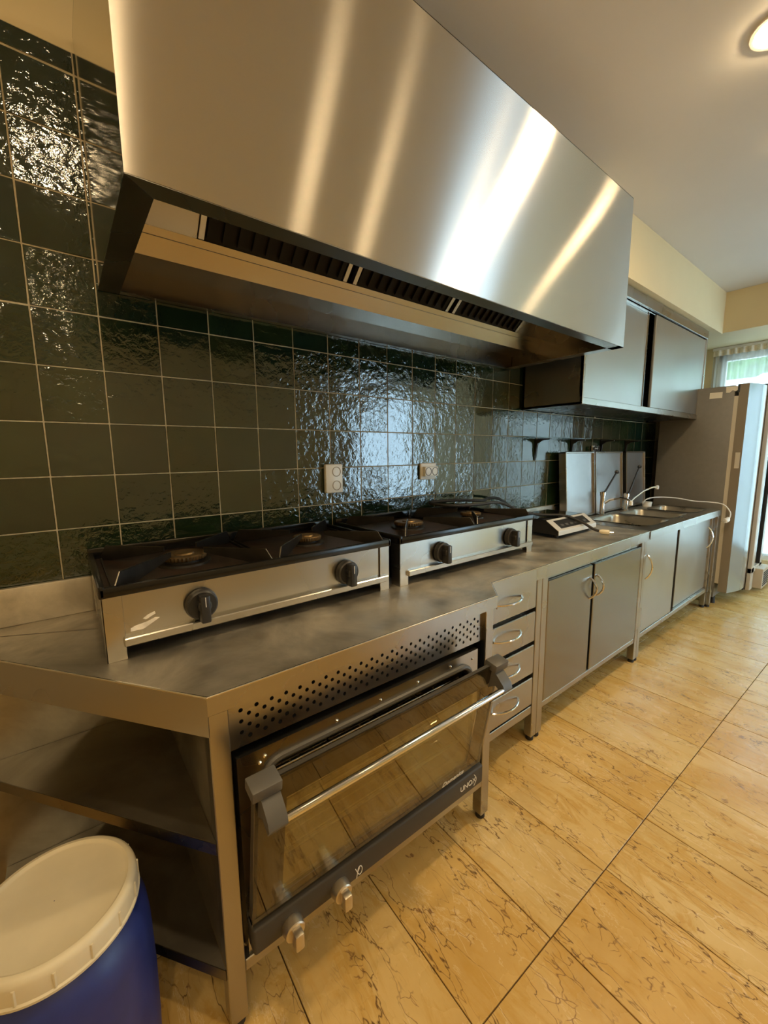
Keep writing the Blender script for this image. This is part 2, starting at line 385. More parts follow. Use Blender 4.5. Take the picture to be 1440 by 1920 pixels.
# boxed-in soffit above the wall cabinet and dropped beam before the window
structure(MB().box(2.232, 4.73, -0.43, 0.003, 2.345, CEIL - .001).build('trim_1', 'paint_cream'))
structure(MB().box(4.73, XR - .001, YB + .01, 0.003, 2.352, CEIL - .001).build('trim_2', 'paint_cream'))

# glazed wall tiles, one object each
P = 0.16; ZA = 1.749
ts = P - 0.0036
tm = MB().box(-ts / 2, ts / 2, -0.0014, 0.004, -ts / 2, ts / 2, 0.0010, 1)
tm2 = MB().box(-ts / 2, ts / 2, -0.0014, 0.004, -0.026, 0.026, 0.0010, 1)
tfull = ttop = None
def put_tile(i, k, top=False):
    global tfull, ttop
    x = P * (i + .5); z = ZA - P * (k + .5)
    if top:
        if ttop is None: ttop = o = tm2.build('tile', 'tile_glaze', wb, smooth=0)
        else: o = ttop.copy(); COL.objects.link(o); o.parent = wb
        z = 2.447 - 0.0282
    else:
        if tfull is None: tfull = o = tm.build('tile', 'tile_glaze', wb, smooth=0)
        else: o = tfull.copy(); COL.objects.link(o); o.parent = wb
    o.location = (x, -0.0005, z); s = 0.0065
    o.rotation_euler = (random.gauss(0, s), random.gauss(0, .002), random.gauss(0, s))
for i in range(-2, 29):
    for k in range(-4, 6):
        x = P * (i + .5); z = ZA - P * (k + .5)
        if 0.30 < x < 2.12 and z > 1.92: continue            # wholly behind the extractor hood
        if 2.45 < x < 4.45 and z > 1.70: continue            # wholly behind the wall cabinet
        if x > 4.5 and z > 1.9: continue
        if k == 5 and x > .2 and x < 1.8: pass
        put_tile(i, k)
    if i < 2: put_tile(i, -5, True)

# windows
w1 = structure(MB().box(XR + .03, XR + .08, WY0, WY0 + .06, WZ0, WZ1).box(XR + .03, XR + .08, WY1 - .06, WY1, WZ0, WZ1).box(XR + .03, XR + .08, WY0, WY1, WZ0, WZ0 + .06).box(XR + .03, XR + .08, WY0, WY1, WZ1 - .06, WZ1).box(XR + .03, XR + .08, -1.31, -1.25, WZ0, WZ1).build('window_1', 'rail_white'))
for a, b in ((WY0 + .06, -1.31), (-1.25, WY1 - .06)): MB().box(XR + .05, XR + .056, a, b, WZ0 + .06, WZ1 - .06).build('pane', 'window_glass', w1, smooth=0)
w2 = structure(MB().box(DX0, DX0 + .06, YB - .09, YB - .03, DZ0, DZ1).box(DX1 - .06, DX1, YB - .09, YB - .03, DZ0, DZ1).box(DX0, DX1, YB - .09, YB - .03, DZ0, DZ0 + .06).box(DX0, DX1, YB - .09, YB - .03, DZ1 - .06, DZ1).box(4.64, 4.69, YB - .09, YB - .03, DZ0, DZ1).build('window_2', 'rail_white'))
for a, b in ((DX0 + .06, 4.64), (4.69, DX1 - .06)): MB().box(a, b, YB - .06, YB - .054, DZ0 + .06, DZ1 - .06).build('pane', 'window_glass', w2, smooth=0)

# downlights
for i, (x, y, k) in enumerate(LAMPS):
    emit('lamp_glow_%d' % i, LAMP_COL, LAMP_L * k)
    near = i == 0
    R_ = 1.0 if near else .75
    t = thing('downlight', (x, y, CEIL), 'round recessed ceiling downlight glowing warm white above the floor' if near else 'warm recessed downlight out of view in the kitchen ceiling', 'lamp', None if near else 'downlights out of view')
    MB().lathe([(0.066 * R_, 0.0), (0.066 * R_, -0.006), (0.078 * R_, -0.005), (0.080 * R_, 0.0)], (x, y, CEIL), 32, cap=False).build('trim_ring', 'downlight_ring', t)
    MB().lathe([(0.0655 * R_, -0.004), (0.045 * R_, -0.012), (0.001, -0.015)], (x, y, CEIL), 32, cap=False).build('bulb', 'lamp_glow_%d' % i, t)

# ================================================================== extractor hood
HX0, HX1, HY, HZ0, HZ1 = 0.165, 2.222, -0.655, 1.825, 2.482
hood = thing('extractor_hood', (1.19, -.33, HZ0), 'large brushed steel extractor hood over the two gas stoves', 'hood')
t_ = 0.0015
m = MB()
m.box(HX0, HX1, HY, HY + .002, HZ0, HZ1)                         # front sheet
pass
m.box(HX0, HX1, HY, -0.006, HZ1 - .002, HZ1)
m.build('shell', 'steel_hood', hood, smooth=0)
MB().box(HX0, HX0 + .002, HY + .0005, -0.006, HZ0, HZ1).build('side_panel', 'steel_polished', hood, smooth=0)
MB().box(HX1 - .002, HX1, HY + .0005, -0.006, HZ0, HZ1).build('side_panel', 'steel_polished', hood, smooth=0)
m = MB()                                                          # turned-in bottom flange
m.box(HX0, HX1, HY, HY + .052, HZ0 - .001, HZ0 + .001); m.box(HX1 - .055, HX1, HY, -.006, HZ0 - .001, HZ0 + .0012); m.box(HX0, HX1, -.030, -.006, HZ0 - .001, HZ0 + .001)
m.build('bottom_flange', 'steel', hood, smooth=0)
MB().prism([(HX0, HY), (HX0 + .055, HY + .053), (HX0 + .055, -.006), (HX0, -.006)], HZ0 - .0015, HZ0 + .0012).build('side_flange', 'steel_dark', hood, smooth=0)  # darker steel than the other flanges, colours in the dark tiles it reflects
MB().box(HX0 + .01, HX1 - .01, -.030, -.028, HZ0, 1.905).build('rear_plate', 'steel_dark', hood, smooth=0)
MB().box(HX0 + .004, HX1 - .004, HY + .003, HY + .005, HZ0 + .002, HZ1 - .004).build('inner_liner', 'steel_dark', hood, smooth=0)
for xa in (HX0 + .003, HX1 - .005): MB().box(xa, xa + .002, HY + .006, -.031, HZ0 + .002, HZ1 - .004).build('inner_liner', 'steel_dark', hood, smooth=0)
m = MB(); m.prism_x([(-.03, 1.898), (-.180, 1.887), (-.213, 1.930), (-.215, 1.9315), (-.228, 1.9475), (-.214, 1.954), (-.175, 1.899), (-.03, 1.906)], HX0 + .006, HX1 - .006)
m.build('grease_gutter', 'steel_gutter', hood, smooth=0)
def slope_panel(x0, x1, name, mat, off=0.0, y0=-.228, y1=-.588, th=.012):
    z0 = 1.948; z1 = z0 + (y0 - y1) * 0.95
    return MB().prism_x([(y0 - off, z0), (y1 - off, z1), (y1, z1 + th), (y0, z0 + th)], x0, x1).build(name, mat, hood, smooth=0)
slope_panel(HX0 + .004, .398, 'filler_plate', 'steel'); slope_panel(1.955, HX1 - .004, 'filler_plate', 'steel')
for x0, x1 in ((.40, .905), (.932, 1.435), (1.462, 1.953)):
    z0 = 1.945
    f = slope_panel(x0 + .016, x1 - .016, 'grease_filter', 'filter_dark', -0.006)
    for xa, xb in ((x0, x0 + .015), (x1 - .015, x1)):
        MB().prism_x([(-.239, z0), (-.595, z0 + .342), (-.585, z0 + .36), (-.225, z0 + .018)], xa, xb).build('filter_frame', 'aluminium_tray', f, smooth=0)
    nb = 11
    for q in range(nb):
        xx = x0 + .03 + (x1 - x0 - .06) * q / (nb - 1)
        MB().prism_x([(-.240, z0 + .004), (-.585, z0 + .33), (-.58, z0 + .34), (-.235, z0 + .012)], xx - .008, xx + .008).build('baffle', 'filter_dark', f, smooth=0)

# ================================================================== wall cabinet
uc = thing('wall_cabinet', (3.44, -.2, 1.597), 'stainless steel wall cabinet with two sliding doors right of the hood', 'cabinet')
UX0, UX1, UY, UZ0, UZ1 = 2.375, 4.50, -.39, 1.597, 2.338
m = MB(); m.box(UX1 - .018, UX1, UY, -.006, UZ0, UZ1, .001).box(UX0, UX1, UY + .012, -.006, UZ0, UZ0 + .012).box(UX0, UX1, UY + .012, -.006, UZ1 - .012, UZ1).box(UX0, UX1, -.02, -.006, UZ0, UZ1)
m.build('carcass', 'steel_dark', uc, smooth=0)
MB().box(UX0, UX0 + .012, UY, -.006, UZ0, UZ1, .001).build('side_panel', 'steel', uc)
MB().box(UX0, UX1, UY - .002, UY + .014, 2.272, UZ1, .002).build('top_rail', 'steel', uc)
MB().box(UX0, UX1, UY - .002, UY + .014, UZ0 - .001, 1.634, .002).build('bottom_rail', 'steel', uc)
MB().box(UX1 - .03, UX1 + .001, UY - .001, UY + .02, 1.634, 2.272, .002).build('side_stile', 'steel', uc)
MB().box(UX0, UX0 + .022, UY - .001, UY + .02, 1.634, 2.272, .002).build('side_stile', 'steel', uc)
MB().box(UX0 + .02, 3.30, UY + .035, UY + .055, 1.634, 2.262, .003).build('sliding_door', 'steel_sliding', uc)
MB().box(3.292, 3.306, UY + .030, UY + .058, 1.634, 2.262, .002).build('door_edge', 'steel_dark', uc)
dr = MB().box(3.372, UX1 - .034, UY + .006, UY + .024, 1.636, 2.264, .003).build('sliding_door', 'steel_sliding', uc)
MB().tube(arc((4.43, UY + .006, 1.64), (4.43, UY + .006, 1.79), (0, -.032, 0)), .0045, 8).build('handle', 'chrome', dr)
MB().box(UX0 + .02, UX1 - .02, UY + .02, UY + .06, 2.262, 2.278).build('track', 'chrome', uc)

# ================================================================== oven stand (legs, shelves, perforated panel)
ov = thing('oven_stand', (.62, -.4, 0), 'steel stand holding the oven, with open corner shelves on its left', 'stand')
def leg(x0, x1, y0, y1, z0, z1, par, mat='steel'):
    l = MB().box(x0, x1, y0, y1, z0, z1, .002).build('leg', mat, par)
    MB().lathe([(.012, .024), (.0165, .018), (.0175, .002), (.016, 0.0)], ((x0 + x1) / 2, (y0 + y1) / 2, 0.0), 16).build('foot_cap', 'black_rubber', l); return l
leg(.214, .255, -.743, -.703, .022, .803, ov); leg(1.105, 1.145, -.743, -.703, .022, .803, ov); leg(1.105, 1.145, -.07, -.03, .022, .803, ov); leg(.214, .255, -.07, -.03, .022, .803, ov); leg(-.30, -.262, -.15, -.112, .022, .79, ov)
MB().box(.255, 1.105, -.742, -.712, .142, .172, .002).build('lower_rail', 'steel', ov)
MB().box(.255, 1.105, -.70, -.05, .160, .164).build('oven_tray', 'steel_shelf', ov, smooth=0)
MB().box(.214, .218, -.705, -.05, .15, .80).build('side_panel', 'steel_shelf', ov, smooth=0)
MB().box(1.138, 1.142, -.705, -.05, .15, .80).build('side_panel', 'steel_shelf', ov, smooth=0)
MB().box(-.30, 1.105, -.112, -.108, .10, .80).build('back_panel', 'steel_shelf', ov, smooth=0)
dg_ = Vector((-.346, .473)).normalized(); nr = Vector((-dg_.y, dg_.x))
A0 = Vector((.213, -.738)); A1 = A0 + dg_ * .70
for z in (.505, .180):
    sh = MB().prism([(.2135, -.113), (A1.x, -.113), (A1.x, A1.y), (A0.x, A0.y)], z - .003, z).build('shelf', 'steel_shelf', ov, smooth=0)
    MB().plate((A0.x, A0.y), (A1.x, A1.y), [(0, z - .028), (1, z - .028), (1, z - .0005), (0, z - .0005)], .003).build('shelf_lip', 'steel_dark', sh, smooth=0)
# perforated vent panel: every hole is cut in the sheet
bm_ = MB(); cw, chh = .0176, .0262; x = .258; ncol = int((1.107 - .258) / cw)
z_lo, z_hi = .694, .804; cw = (1.107 - .258) / ncol
yb = -.728
def q4(a, b, c, d): bm_.bm.faces.new([bm_.bm.verts.new((p[0], yb, p[1])) for p in (a, b, c, d)])
for ci in range(ncol):
    xa = .258 + ci * cw; xb = xa + cw; xc = (xa + xb) / 2
    solid = ci == 0 or ci == ncol - 1
    zs = .714 + (chh / 2 if ci % 2 else 0); nh = 3
    if solid: q4((xa, z_lo), (xb, z_lo), (xb, z_hi), (xa, z_hi)); continue
    b0 = zs - chh / 2; b1 = b0 + nh * chh
    q4((xa, z_lo), (xb, z_lo), (xb, b0), (xa, b0)); q4((xa, b1), (xb, b1), (xb, z_hi), (xa, z_hi))
    for hi in range(nh):
        zc = zs + hi * chh; r = .0049; K = 12
        ins = [bm_.bm.verts.new((xc + r * math.cos(2 * PI * k / K), yb, zc + r * math.sin(2 * PI * k / K))) for k in range(K)]
        ins2 = [bm_.bm.verts.new((xc + r * math.cos(2 * PI * k / K), yb + .002, zc + r * math.sin(2 * PI * k / K))) for k in range(K)]
        outp = []
        for k in range(K):
            a = 2 * PI * k / K; cx, sz = math.cos(a), math.sin(a); t = min((cw / 2) / abs(cx) if abs(cx) > 1e-6 else 9, (chh / 2) / abs(sz) if abs(sz) > 1e-6 else 9)
            outp.append([xc + cx * t, zc + sz * t])
        outv = [bm_.bm.verts.new((p[0], yb, p[1])) for p in outp]
        for k in range(K):
            k2 = (k + 1) % K; p, q = outp[k], outp[k2]
            fc = [ins[k], outv[k]]
            on_side_p = abs(abs(p[0] - xc) - cw / 2) < 1e-6; on_side_q = abs(abs(q[0] - xc) - cw / 2) < 1e-6
            if on_side_p != on_side_q:
                cxx = p[0] if on_side_p else q[0]; czz = q[1] if on_side_p else p[1]
                fc.append(bm_.bm.verts.new((cxx, yb, czz)))
            fc += [outv[k2], ins[k2]]
            bm_.bm.faces.new(fc); bm_.bm.faces.new((ins[k2], ins2[k2], ins2[k], ins[k]))
bm_.build('perforated_panel', 'steel', ov, smooth=0)
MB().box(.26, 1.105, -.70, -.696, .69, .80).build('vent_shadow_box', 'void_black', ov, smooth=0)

# worktops ------------------------------------------------------------------
def worktop(name, poly, label, fas, splash, mat='steel_top'):
    t = thing(name, (sum(p[0] for p in poly) / len(poly), -.35, .80), label, 'worktop', 'steel worktops along the tiled wall')
    MB().prism(poly, .843, .846).build('top_sheet', mat, t, smooth=0)
    for (p, q, z0) in fas:
        MB().plate(p, q, [(0, z0), (1, z0), (1, .8455), (0, .8455)], .003).build('fascia', 'steel', t, smooth=0)
        MB().tube([(p[0], p[1], .8438), (q[0], q[1], .8438)], .0027, 8).build('folded_edge', 'steel_edge', t)
    for (x0, x1, h) in splash:
        MB().box(x0, x1, -.024, -.006, .846, .846 + h, .003, 2).build('backsplash', 'steel_top', t)
    return t
A2 = Vector((.215, -.743)) + dg_ * .92
worktop('steel_worktop', [(A2.x, -.005), (A2.x, A2.y), (.215, -.743), (1.157, -.747), (1.256, -.646), (1.256, -.005)],
        'steel worktop with a slanted left end under the first gas stove', [((A2.x, A2.y), (.2152, -.743), .756), ((.214, -.7435), (1.157, -.7475), .803), ((1.157, -.747), (1.256, -.646), .795)], [(A2.x, .072, .112)])
worktop('steel_worktop', [(1.257, -.005), (1.257, -.648), (2.797, -.640), (2.797, -.005)],
        'straight steel worktop carrying the induction hob above the drawers', [((1.257, -.6485), (2.797, -.6405), .790)], [(1.80, 2.79, .106)])

# ================================================================== oven
oven = thing('oven', (.67, -.4, .165), 'convection oven with its dark glass door tilted slightly open', 'oven')
OX0, OX1, OY, OZ0, OZ1 = .267, 1.075, -.735, .172, .674
m = MB(); m.box(OX0 + .006, OX1 - .006, OY + .03, -.13, OZ0, OZ0 + .01).box(OX0 + .006, OX1 - .006, OY + .03, -.13, OZ1 - .016, OZ1 - .006).box(OX0 + .006, OX0 + .014, OY + .03, -.13, OZ0, OZ1 - .006).box(OX1 - .014, OX1 - .006, OY + .03, -.13, OZ0, OZ1 - .006).box(OX0 + .006, OX1 - .006, -.14, -.13, OZ0, OZ1 - .006)
m.build('casing', 'strip_grey', oven, smooth=0)
# face frame with a rounded opening
outer = [(OX0, OZ0), (OX1, OZ0), (OX1, OZ1), (OX0, OZ1)]
inn = rrect(.322, 1.036, .285, .636, .045, 6)
m = MB(); bmv = m.bm
ov_ = [bmv.verts.new((a, OY, b)) for a, b in outer]; iv = [bmv.verts.new((a, OY, b)) for a, b in inn]
ed = [bmv.edges.new((ov_[i], ov_[(i + 1) % 4])) for i in range(4)] + [bmv.edges.new((iv[i], iv[(i + 1) % len(iv)])) for i in range(len(iv))]
bmesh.ops.triangle_fill(bmv, use_beauty=True, edges=ed)
ff = [f for f in bmv.faces]
ex = bmesh.ops.extrude_face_region(bmv, geom=ff); bmesh.ops.translate(bmv, verts=[v for v in ex['geom'] if isinstance(v, bmesh.types.BMVert)], vec=(0, .035, 0))
frame = m.build('face_frame', 'steel', oven, smooth=0)
g = MB(); ring = [(a, OY - .004, b) for a, b in inn]; g.tube(ring + [ring[0]], .0085, 8, cap=False); g.build('door_gasket', 'dark_grey_plastic', oven)
for bx, bz in ((.330, .652), (.318, .641), (.52, .655), (.66, .655), (.80, .655), (.94, .655), (1.045, .648), (1.052, .585), (.292, .45), (1.055, .45)):
    MB().lathe([(.0048, 0.0), (.0048, .002), (.002, .0045)], (bx, OY, bz), 10, 'y').build('rivet', 'chrome', frame)
cv = MB(); bmc = cv.bm
ca = [bmc.verts.new((a, OY + .002, b)) for a, b in inn]; cb = [bmc.verts.new((a, -.16, b)) for a, b in inn]
for i in range(len(inn)): j = (i + 1) % len(inn); bmc.faces.new((ca[i], ca[j], cb[j], cb[i]))
bmc.faces.new(cb); cv.build('cavity', 'steel_dark', oven)
for z in (.575, .50, .425, .35):
    k = MB()
    for y in [(-.70 + .034 * q) for q in range(15)]: k.tube([(.335, y, z), (1.02, y, z)], .0026, 6)
    for x in (.36, .52, .68, .84, 1.0): k.tube([(x, -.715, z - .004), (x, -.2, z - .004)], .0034, 6)
    wr = k.build('wire_rack', 'chrome', oven)
    MB().tube([(.335, -.712, z), (1.02, -.712, z)], .0042, 8).build('front_rod', 'aluminium_tray', wr)
# control strip
st = MB().box(OX0, 1.068, -.775, OY, .206, .272, .006, 3).build('control_strip', 'strip_grey', oven)
for kx in (.357, .490):
    kz = .222
    kn = MB().lathe([(.026, 0), (.0265, .006), (.024, .022), (.021, .024)], (kx, -.775, kz), 28, 'y').build('knob', 'satin_knob', st)
    MB().box(kx - .0115, kx + .0115, -.822, -.797, kz - .026, kz + .016, .005, 2).build('knob_grip', 'satin_knob', st)
g = MB().tube([(.548 + .009 * math.cos(a) * .8 + .006, -.7758, .228 + .012 * math.sin(a)) for a in [2 * PI * q / 16 for q in range(17)]], .0011, 6, cap=False)
g.tube([(.540, -.7758, .240), (.546, -.7758, .226), (.543, -.7758, .210)], .0012, 6).tube([(.546, -.7758, .226), (.553, -.7758, .236)], .0012, 6); g.build('lamp_symbol', 'print_white', st)
text_mesh('UNOX', .026, 'print_white', st, (.952, -.7757, .229), RX90, spacing=1.0)
MB().tube([(1.020 + .012 * math.sin(PI * q / 10), -.7758, .218 + .040 * q / 10) for q in range(11)], .0010, 6).build('logo_swoosh', 'print_white', st)
# door, hinged at the bottom and tilted
ang = math.atan2(.075, .40); dorg = Vector((0, -.765, .278))
def dp(x, d, h): # door coordinates: d = out of the door face, h = up along the door
    return Vector((x, dorg.y - math.sin(ang) * h - math.cos(ang) * d, dorg.z + math.cos(ang) * h - math.sin(ang) * d))
def dbox(mb, x0, x1, d0, d1, h0, h1, bev=0.0, seg=1):
    mb.box(x0, x1, -d1, -d0, h0, h1, bev, seg); return mb
def dbuild(mb, name, mat, parent, smooth=30):
    rot = Matrix.Rotation(ang, 3, 'X')
    for v in mb.bm.verts: v.co = rot @ v.co + dorg
    return mb.build(name, mat, parent, smooth=smooth)
DW0, DW1, DH = .268, 1.058, .408
door = dbuild(dbox(dbox(dbox(dbox(MB(), DW0, DW1, -.018, -.002, 0, .012), DW0, DW1, -.012, -.002, DH - .004, DH), DW0, DW0 + .010, -.018, -.002, 0, DH), DW1 - .010, DW1, -.018, -.002, 0, DH), 'door', 'strip_grey', oven, 0)
dbuild(dbox(MB(), DW0, DW1, -.002, .003, 0, DH, .001), 'glass', 'oven_glass', door, 0)
dbuild(dbox(MB(), .338, .992, -.012, -.008, .030, .335, .001), 'inner_glass', 'oven_inner_glass', door, 0)
dbuild(dbox(dbox(dbox(dbox(MB(), DW0 + .002, .340, -.0045, -.0030, .002, DH - .002), .990, DW1 - .002, -.0045, -.0030, .002, DH - .002), .340, .990, -.0045, -.0030, .333, DH - .002), .340, .990, -.0045, -.0030, .002, .032), 'printed_border', 'oven_print', door, 0)
for x in (.335, .505, .95):
    dbuild(dbox(MB(), x - .014, x + .014, -.012, -.003, .006, .040, .005, 2), 'hinge_clip', 'black_plastic', door)
for s_, x0 in ((1, DW0 - .012), (-1, DW1 + .012)):
    a, b = (x0, x0 + s_ * .062)
    br = dbuild(dbox(MB(), min(a, b), max(a, b), -.024, .020, DH - .016, DH + .010, .003, 2), 'handle_bracket', 'dark_grey_plastic', door)
    a, b = (x0 + s_ * .018, x0 + s_ * .058)
    mbk = MB(); mbk.prism_x([(-.003, DH - .016), (-.020, DH - .018), (-.052, DH - .040), (-.060, DH - .056), (-.054, DH - .070), (-.040, DH - .062), (-.026, DH - .056), (-.010, DH - .070), (-.003, DH - .078)], min(a, b), max(a, b))
    dbuild(mbk, 'bracket_arm', 'dark_grey_plastic', door)
dbuild(MB().tube([(.300, -.050, DH - .055), (1.026, -.050, DH - .055)], .0085, 14), 'handle_bar', 'chrome', door)
script_rot = Matrix.Rotation(PI / 2 + ang, 4, 'X')
text_mesh('Domenica', .024, 'print_white', door, dp(.870, .0035, .012), script_rot, shear=0.35)

# ================================================================== gas stoves
def build_stove(x0, yf, label):
    W_ = .846; x1 = x0 + W_; yb = -.030; z = .846
    s = thing('gas_stove', (x0 + W_ / 2, (yf + yb) / 2, z), label, 'stove', 'gas stoves on the worktop')
    for xa in (x0, x1 - .041):
        MB().box(xa, xa + .041, yf, yf + .003, z, 1.006, .0008).box(xa if xa == x0 else xa + .038, xa + .003 if xa == x0 else xa + .041, yf, yf + .05, z, 1.006, .0008).build('leg', 'steel_stove', s, smooth=0)
        MB().box(xa, xa + .041, yb - .045, yb, z, 1.006, .0008).build('leg', 'steel_stove', s, smooth=0)
    MB().box(x0 + .002, x0 + .005, yf + .003, yb, .868, 1.006).box(x1 - .005, x1 - .002, yf + .003, yb, .868, 1.006).box(x0 + .005, x1 - .005, yb - .005, yb - .002, .868, 1.006).box(x0 + .005, x1 - .005, yf + .01, yb - .005, .880, .884).build('body', 'steel_dark', s, smooth=0)
    fp = MB().box(x0 + .041, x1 - .041, yf + .006, yf + .010, .895, 1.006).build('front_panel', 'steel_stove', s, smooth=0)
    MB().box(x0 + .036, x1 - .010, yf - .012, yf + .012, .880, .901, .0025).build('ledge', 'steel_stove', s)
    # enamel pan
    f0, f1 = yf - .006, yb + .004; e0, e1 = x0 - .004, x1 + .004
    m = MB(); m.box(e0, e1, f0, f0 + .016, 1.004, 1.030, .005, 2).box(e0, e0 + .014, f0, f1, 1.004, 1.034, .004, 2).box(e1 - .014, e1, f0, f1, 1.004, 1.030, .004, 2).box(e0, e1, f1 - .014, f1, 1.004, 1.046, .004, 2)
    pan = m.build('pan_rim', 'enamel_black', s)
    MB().box(e0 + .010, e1 - .010, f0 + .012, f1 - .010, 1.006, 1.012).build('spill_tray', 'pan_grease', s, smooth=0)
    cy = (f0 + f1) / 2 - .015
    for bi, bx in enumerate((x0 + .222, x1 - .218)):
        rr = .062 if bi == 0 else .050
        b = MB().lathe([(rr + .012, 0), (rr + .010, .006), (rr - .008, .008), (rr - .010, .016)], (bx, cy, 1.012), 36).build('burner', 'cast_iron', s)
        K = 72; prof = []
        c = MB(); rings = []
        for r_f, h in ((.96, .014), (1.0, .018), (1.0, .026), (.9, .029), (.45, .027), (.40, .031), (.02, .031)):
            ring = []
            for k in range(K):
                a = 2 * PI * k / K; tooth = 1.0 if (h > .0265 or k % 2) else .955
                ring.append(c.bm.verts.new((bx + rr * r_f * tooth * math.cos(a), cy + rr * r_f * tooth * math.sin(a), 1.012 + h)))
            rings.append(ring)
        for ra, rb in zip(rings, rings[1:]):
            for k in range(K): c.bm.faces.new((ra[k], ra[(k + 1) % K], rb[(k + 1) % K], rb[k]))
        c.build('burner_cap', 'brass', b)
        hx, hy = .195, (f1 - f0) / 2 - .022
        prf = [(0, 1.012), (1, 1.012), (1, 1.020), (0, 1.020)]
        sup = MB().plate((bx - hx, cy - hy + .006), (bx - hx, cy + hy - .006), prf, .005).build('pan_support', 'cast_iron', s, smooth=0)
        MB().plate((bx + hx, cy - hy + .006), (bx + hx, cy + hy - .006), prf, .005).build('support_bar', 'cast_iron', sup, smooth=0)
        for sx in (-1, 1):
            for sy in (-1, 1):
                MB().plate((bx + sx * hx, cy + sy * hy), (bx + sx * .045, cy + sy * .045), [(0, 1.012), (.16, 1.012), (1, 1.044), (1, 1.058), (.10, 1.058), (0, 1.020)], .005).build('support_arm', 'cast_iron', sup, smooth=0)
                P_ = [Vector((bx + sx * hx, cy + sy * hy, 0)).lerp(Vector((bx + sx * .045, cy + sy * .045, 0)), t) for t in (0.0, .10, 1.0)]
                MB().tube([(P_[0].x, P_[0].y, 1.020), (P_[1].x, P_[1].y, 1.0575), (P_[2].x, P_[2].y, 1.0575)], .0022, 6).build('edge_glint', 'steel_dark', sup)  # lighter steel tube stands in for light caught along the arm's top edge
    for kx in (x0 + .213, x0 + .664):
        kz = .944
        kn = MB().lathe([(.040, -.001), (.041, .004), (.038, .016), (.034, .019)], (kx, yf, kz), 32, 'y').build('knob', 'black_plastic', s)
        MB().lathe([(.016, .014), (.017, .040), (.014, .044)], (kx, yf, kz + .004), 20, 'y').build('stem', 'black_plastic', kn)
        MB().box(kx - .012, kx + .012, yf - .049, yf - .012, kz - .040, kz + .032, .005, 2).build('grip', 'black_plastic', kn)
        MB().box(kx - .0008, kx + .0008, yf - .0495, yf - .0485, kz + .004, kz + .029).build('pointer', 'print_white', kn, smooth=0)
    return s, fp
s1, fp1 = build_stove(.070, -.460, 'black-topped two-burner gas stove at the slanted end of the worktop')
s2, fp2 = build_stove(.958, -.468, 'black-topped two-burner gas stove with a cable on top beside the induction hob')
# torn sticker residue on the first stove
m = MB(); m.prism_y([(.122, .910), (.150, .910), (.172, .922), (.186, .930), (.176, .933), (.158, .926), (.132, .922), (.123, .918)], -.4550, -.4538)
m.prism_y([(.150, .936), (.156, .932), (.178, .942), (.176, .948), (.160, .943)], -.4550, -.4538).build('sticker_residue', 'residue', fp1, smooth=0)

# ================================================================== drawer unit and hinged cabinet
du = thing('drawer_unit', (1.45, -.35, 0), 'steel unit of four drawers between the oven and the hinged cabinet', 'drawers')
leg(1.262, 1.300, -.622, -.584, .022, .79, du); leg(1.614, 1.653, -.622, -.584, .022, .79, du); leg(1.262, 1.300, -.07, -.03, .022, .79, du); leg(1.614, 1.653, -.07, -.03, .022, .79, du)
MB().box(1.30, 1.614, -.618, -.590, .142, .180, .002).build('lower_rail', 'steel', du)
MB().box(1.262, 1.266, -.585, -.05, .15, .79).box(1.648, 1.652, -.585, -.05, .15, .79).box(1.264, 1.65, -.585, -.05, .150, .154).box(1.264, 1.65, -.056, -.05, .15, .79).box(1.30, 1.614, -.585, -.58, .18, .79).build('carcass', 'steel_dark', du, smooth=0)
for z0, z1 in ((.652, .786), (.496, .634), (.342, .478), (.190, .322)):
    d = MB().box(1.303, 1.612, -.620, -.592, z0, z1, .003).build('drawer', 'steel', du)
    zc = (z0 + z1) / 2 + .012
    MB().tube(arc((1.318, -.620, zc), (1.500, -.620, zc), (0, -.036, 0)), .0048, 8).build('handle', 'chrome', d)
hc = thing('hinged_cabinet', (2.22, -.35, 0), 'steel base cabinet with two hinged doors and bow handles', 'cabinet')
leg(1.656, 1.700, -.622, -.584, .022, .79, hc); leg(2.748, 2.786, -.622, -.584, .022, .79, hc); leg(1.656, 1.700, -.07, -.03, .022, .79, hc); leg(2.748, 2.786, -.07, -.03, .022, .79, hc)
MB().box(1.70, 2.748, -.618, -.588, .136, .164, .002).build('lower_rail', 'steel', hc)
MB().box(1.70, 2.748, -.606, -.590, .756, .790).build('upper_rail', 'steel', hc, smooth=0)
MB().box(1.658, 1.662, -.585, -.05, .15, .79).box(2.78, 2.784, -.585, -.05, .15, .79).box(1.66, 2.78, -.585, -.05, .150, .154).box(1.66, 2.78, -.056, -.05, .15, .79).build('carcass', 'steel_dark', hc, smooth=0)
MB().box(2.122, 2.152, -.600, -.588, .16, .79).build('centre_post', 'steel_dark', hc, smooth=0)
for (x0, x1, hx) in ((1.704, 2.124, 2.052), (2.150, 2.742, 2.145)):
    d = MB().box(x0, x1, -.622, -.602, .168, .754, .003).build('door', 'steel_door', hc)
    hx2 = x1 - .022 if hx < 2.1 else x0 + .028
    MB().tube(arc((hx2, -.622, .580), (hx2, -.622, .690), (0, -.036, 0)), .0052, 8).build('handle', 'chrome', d)

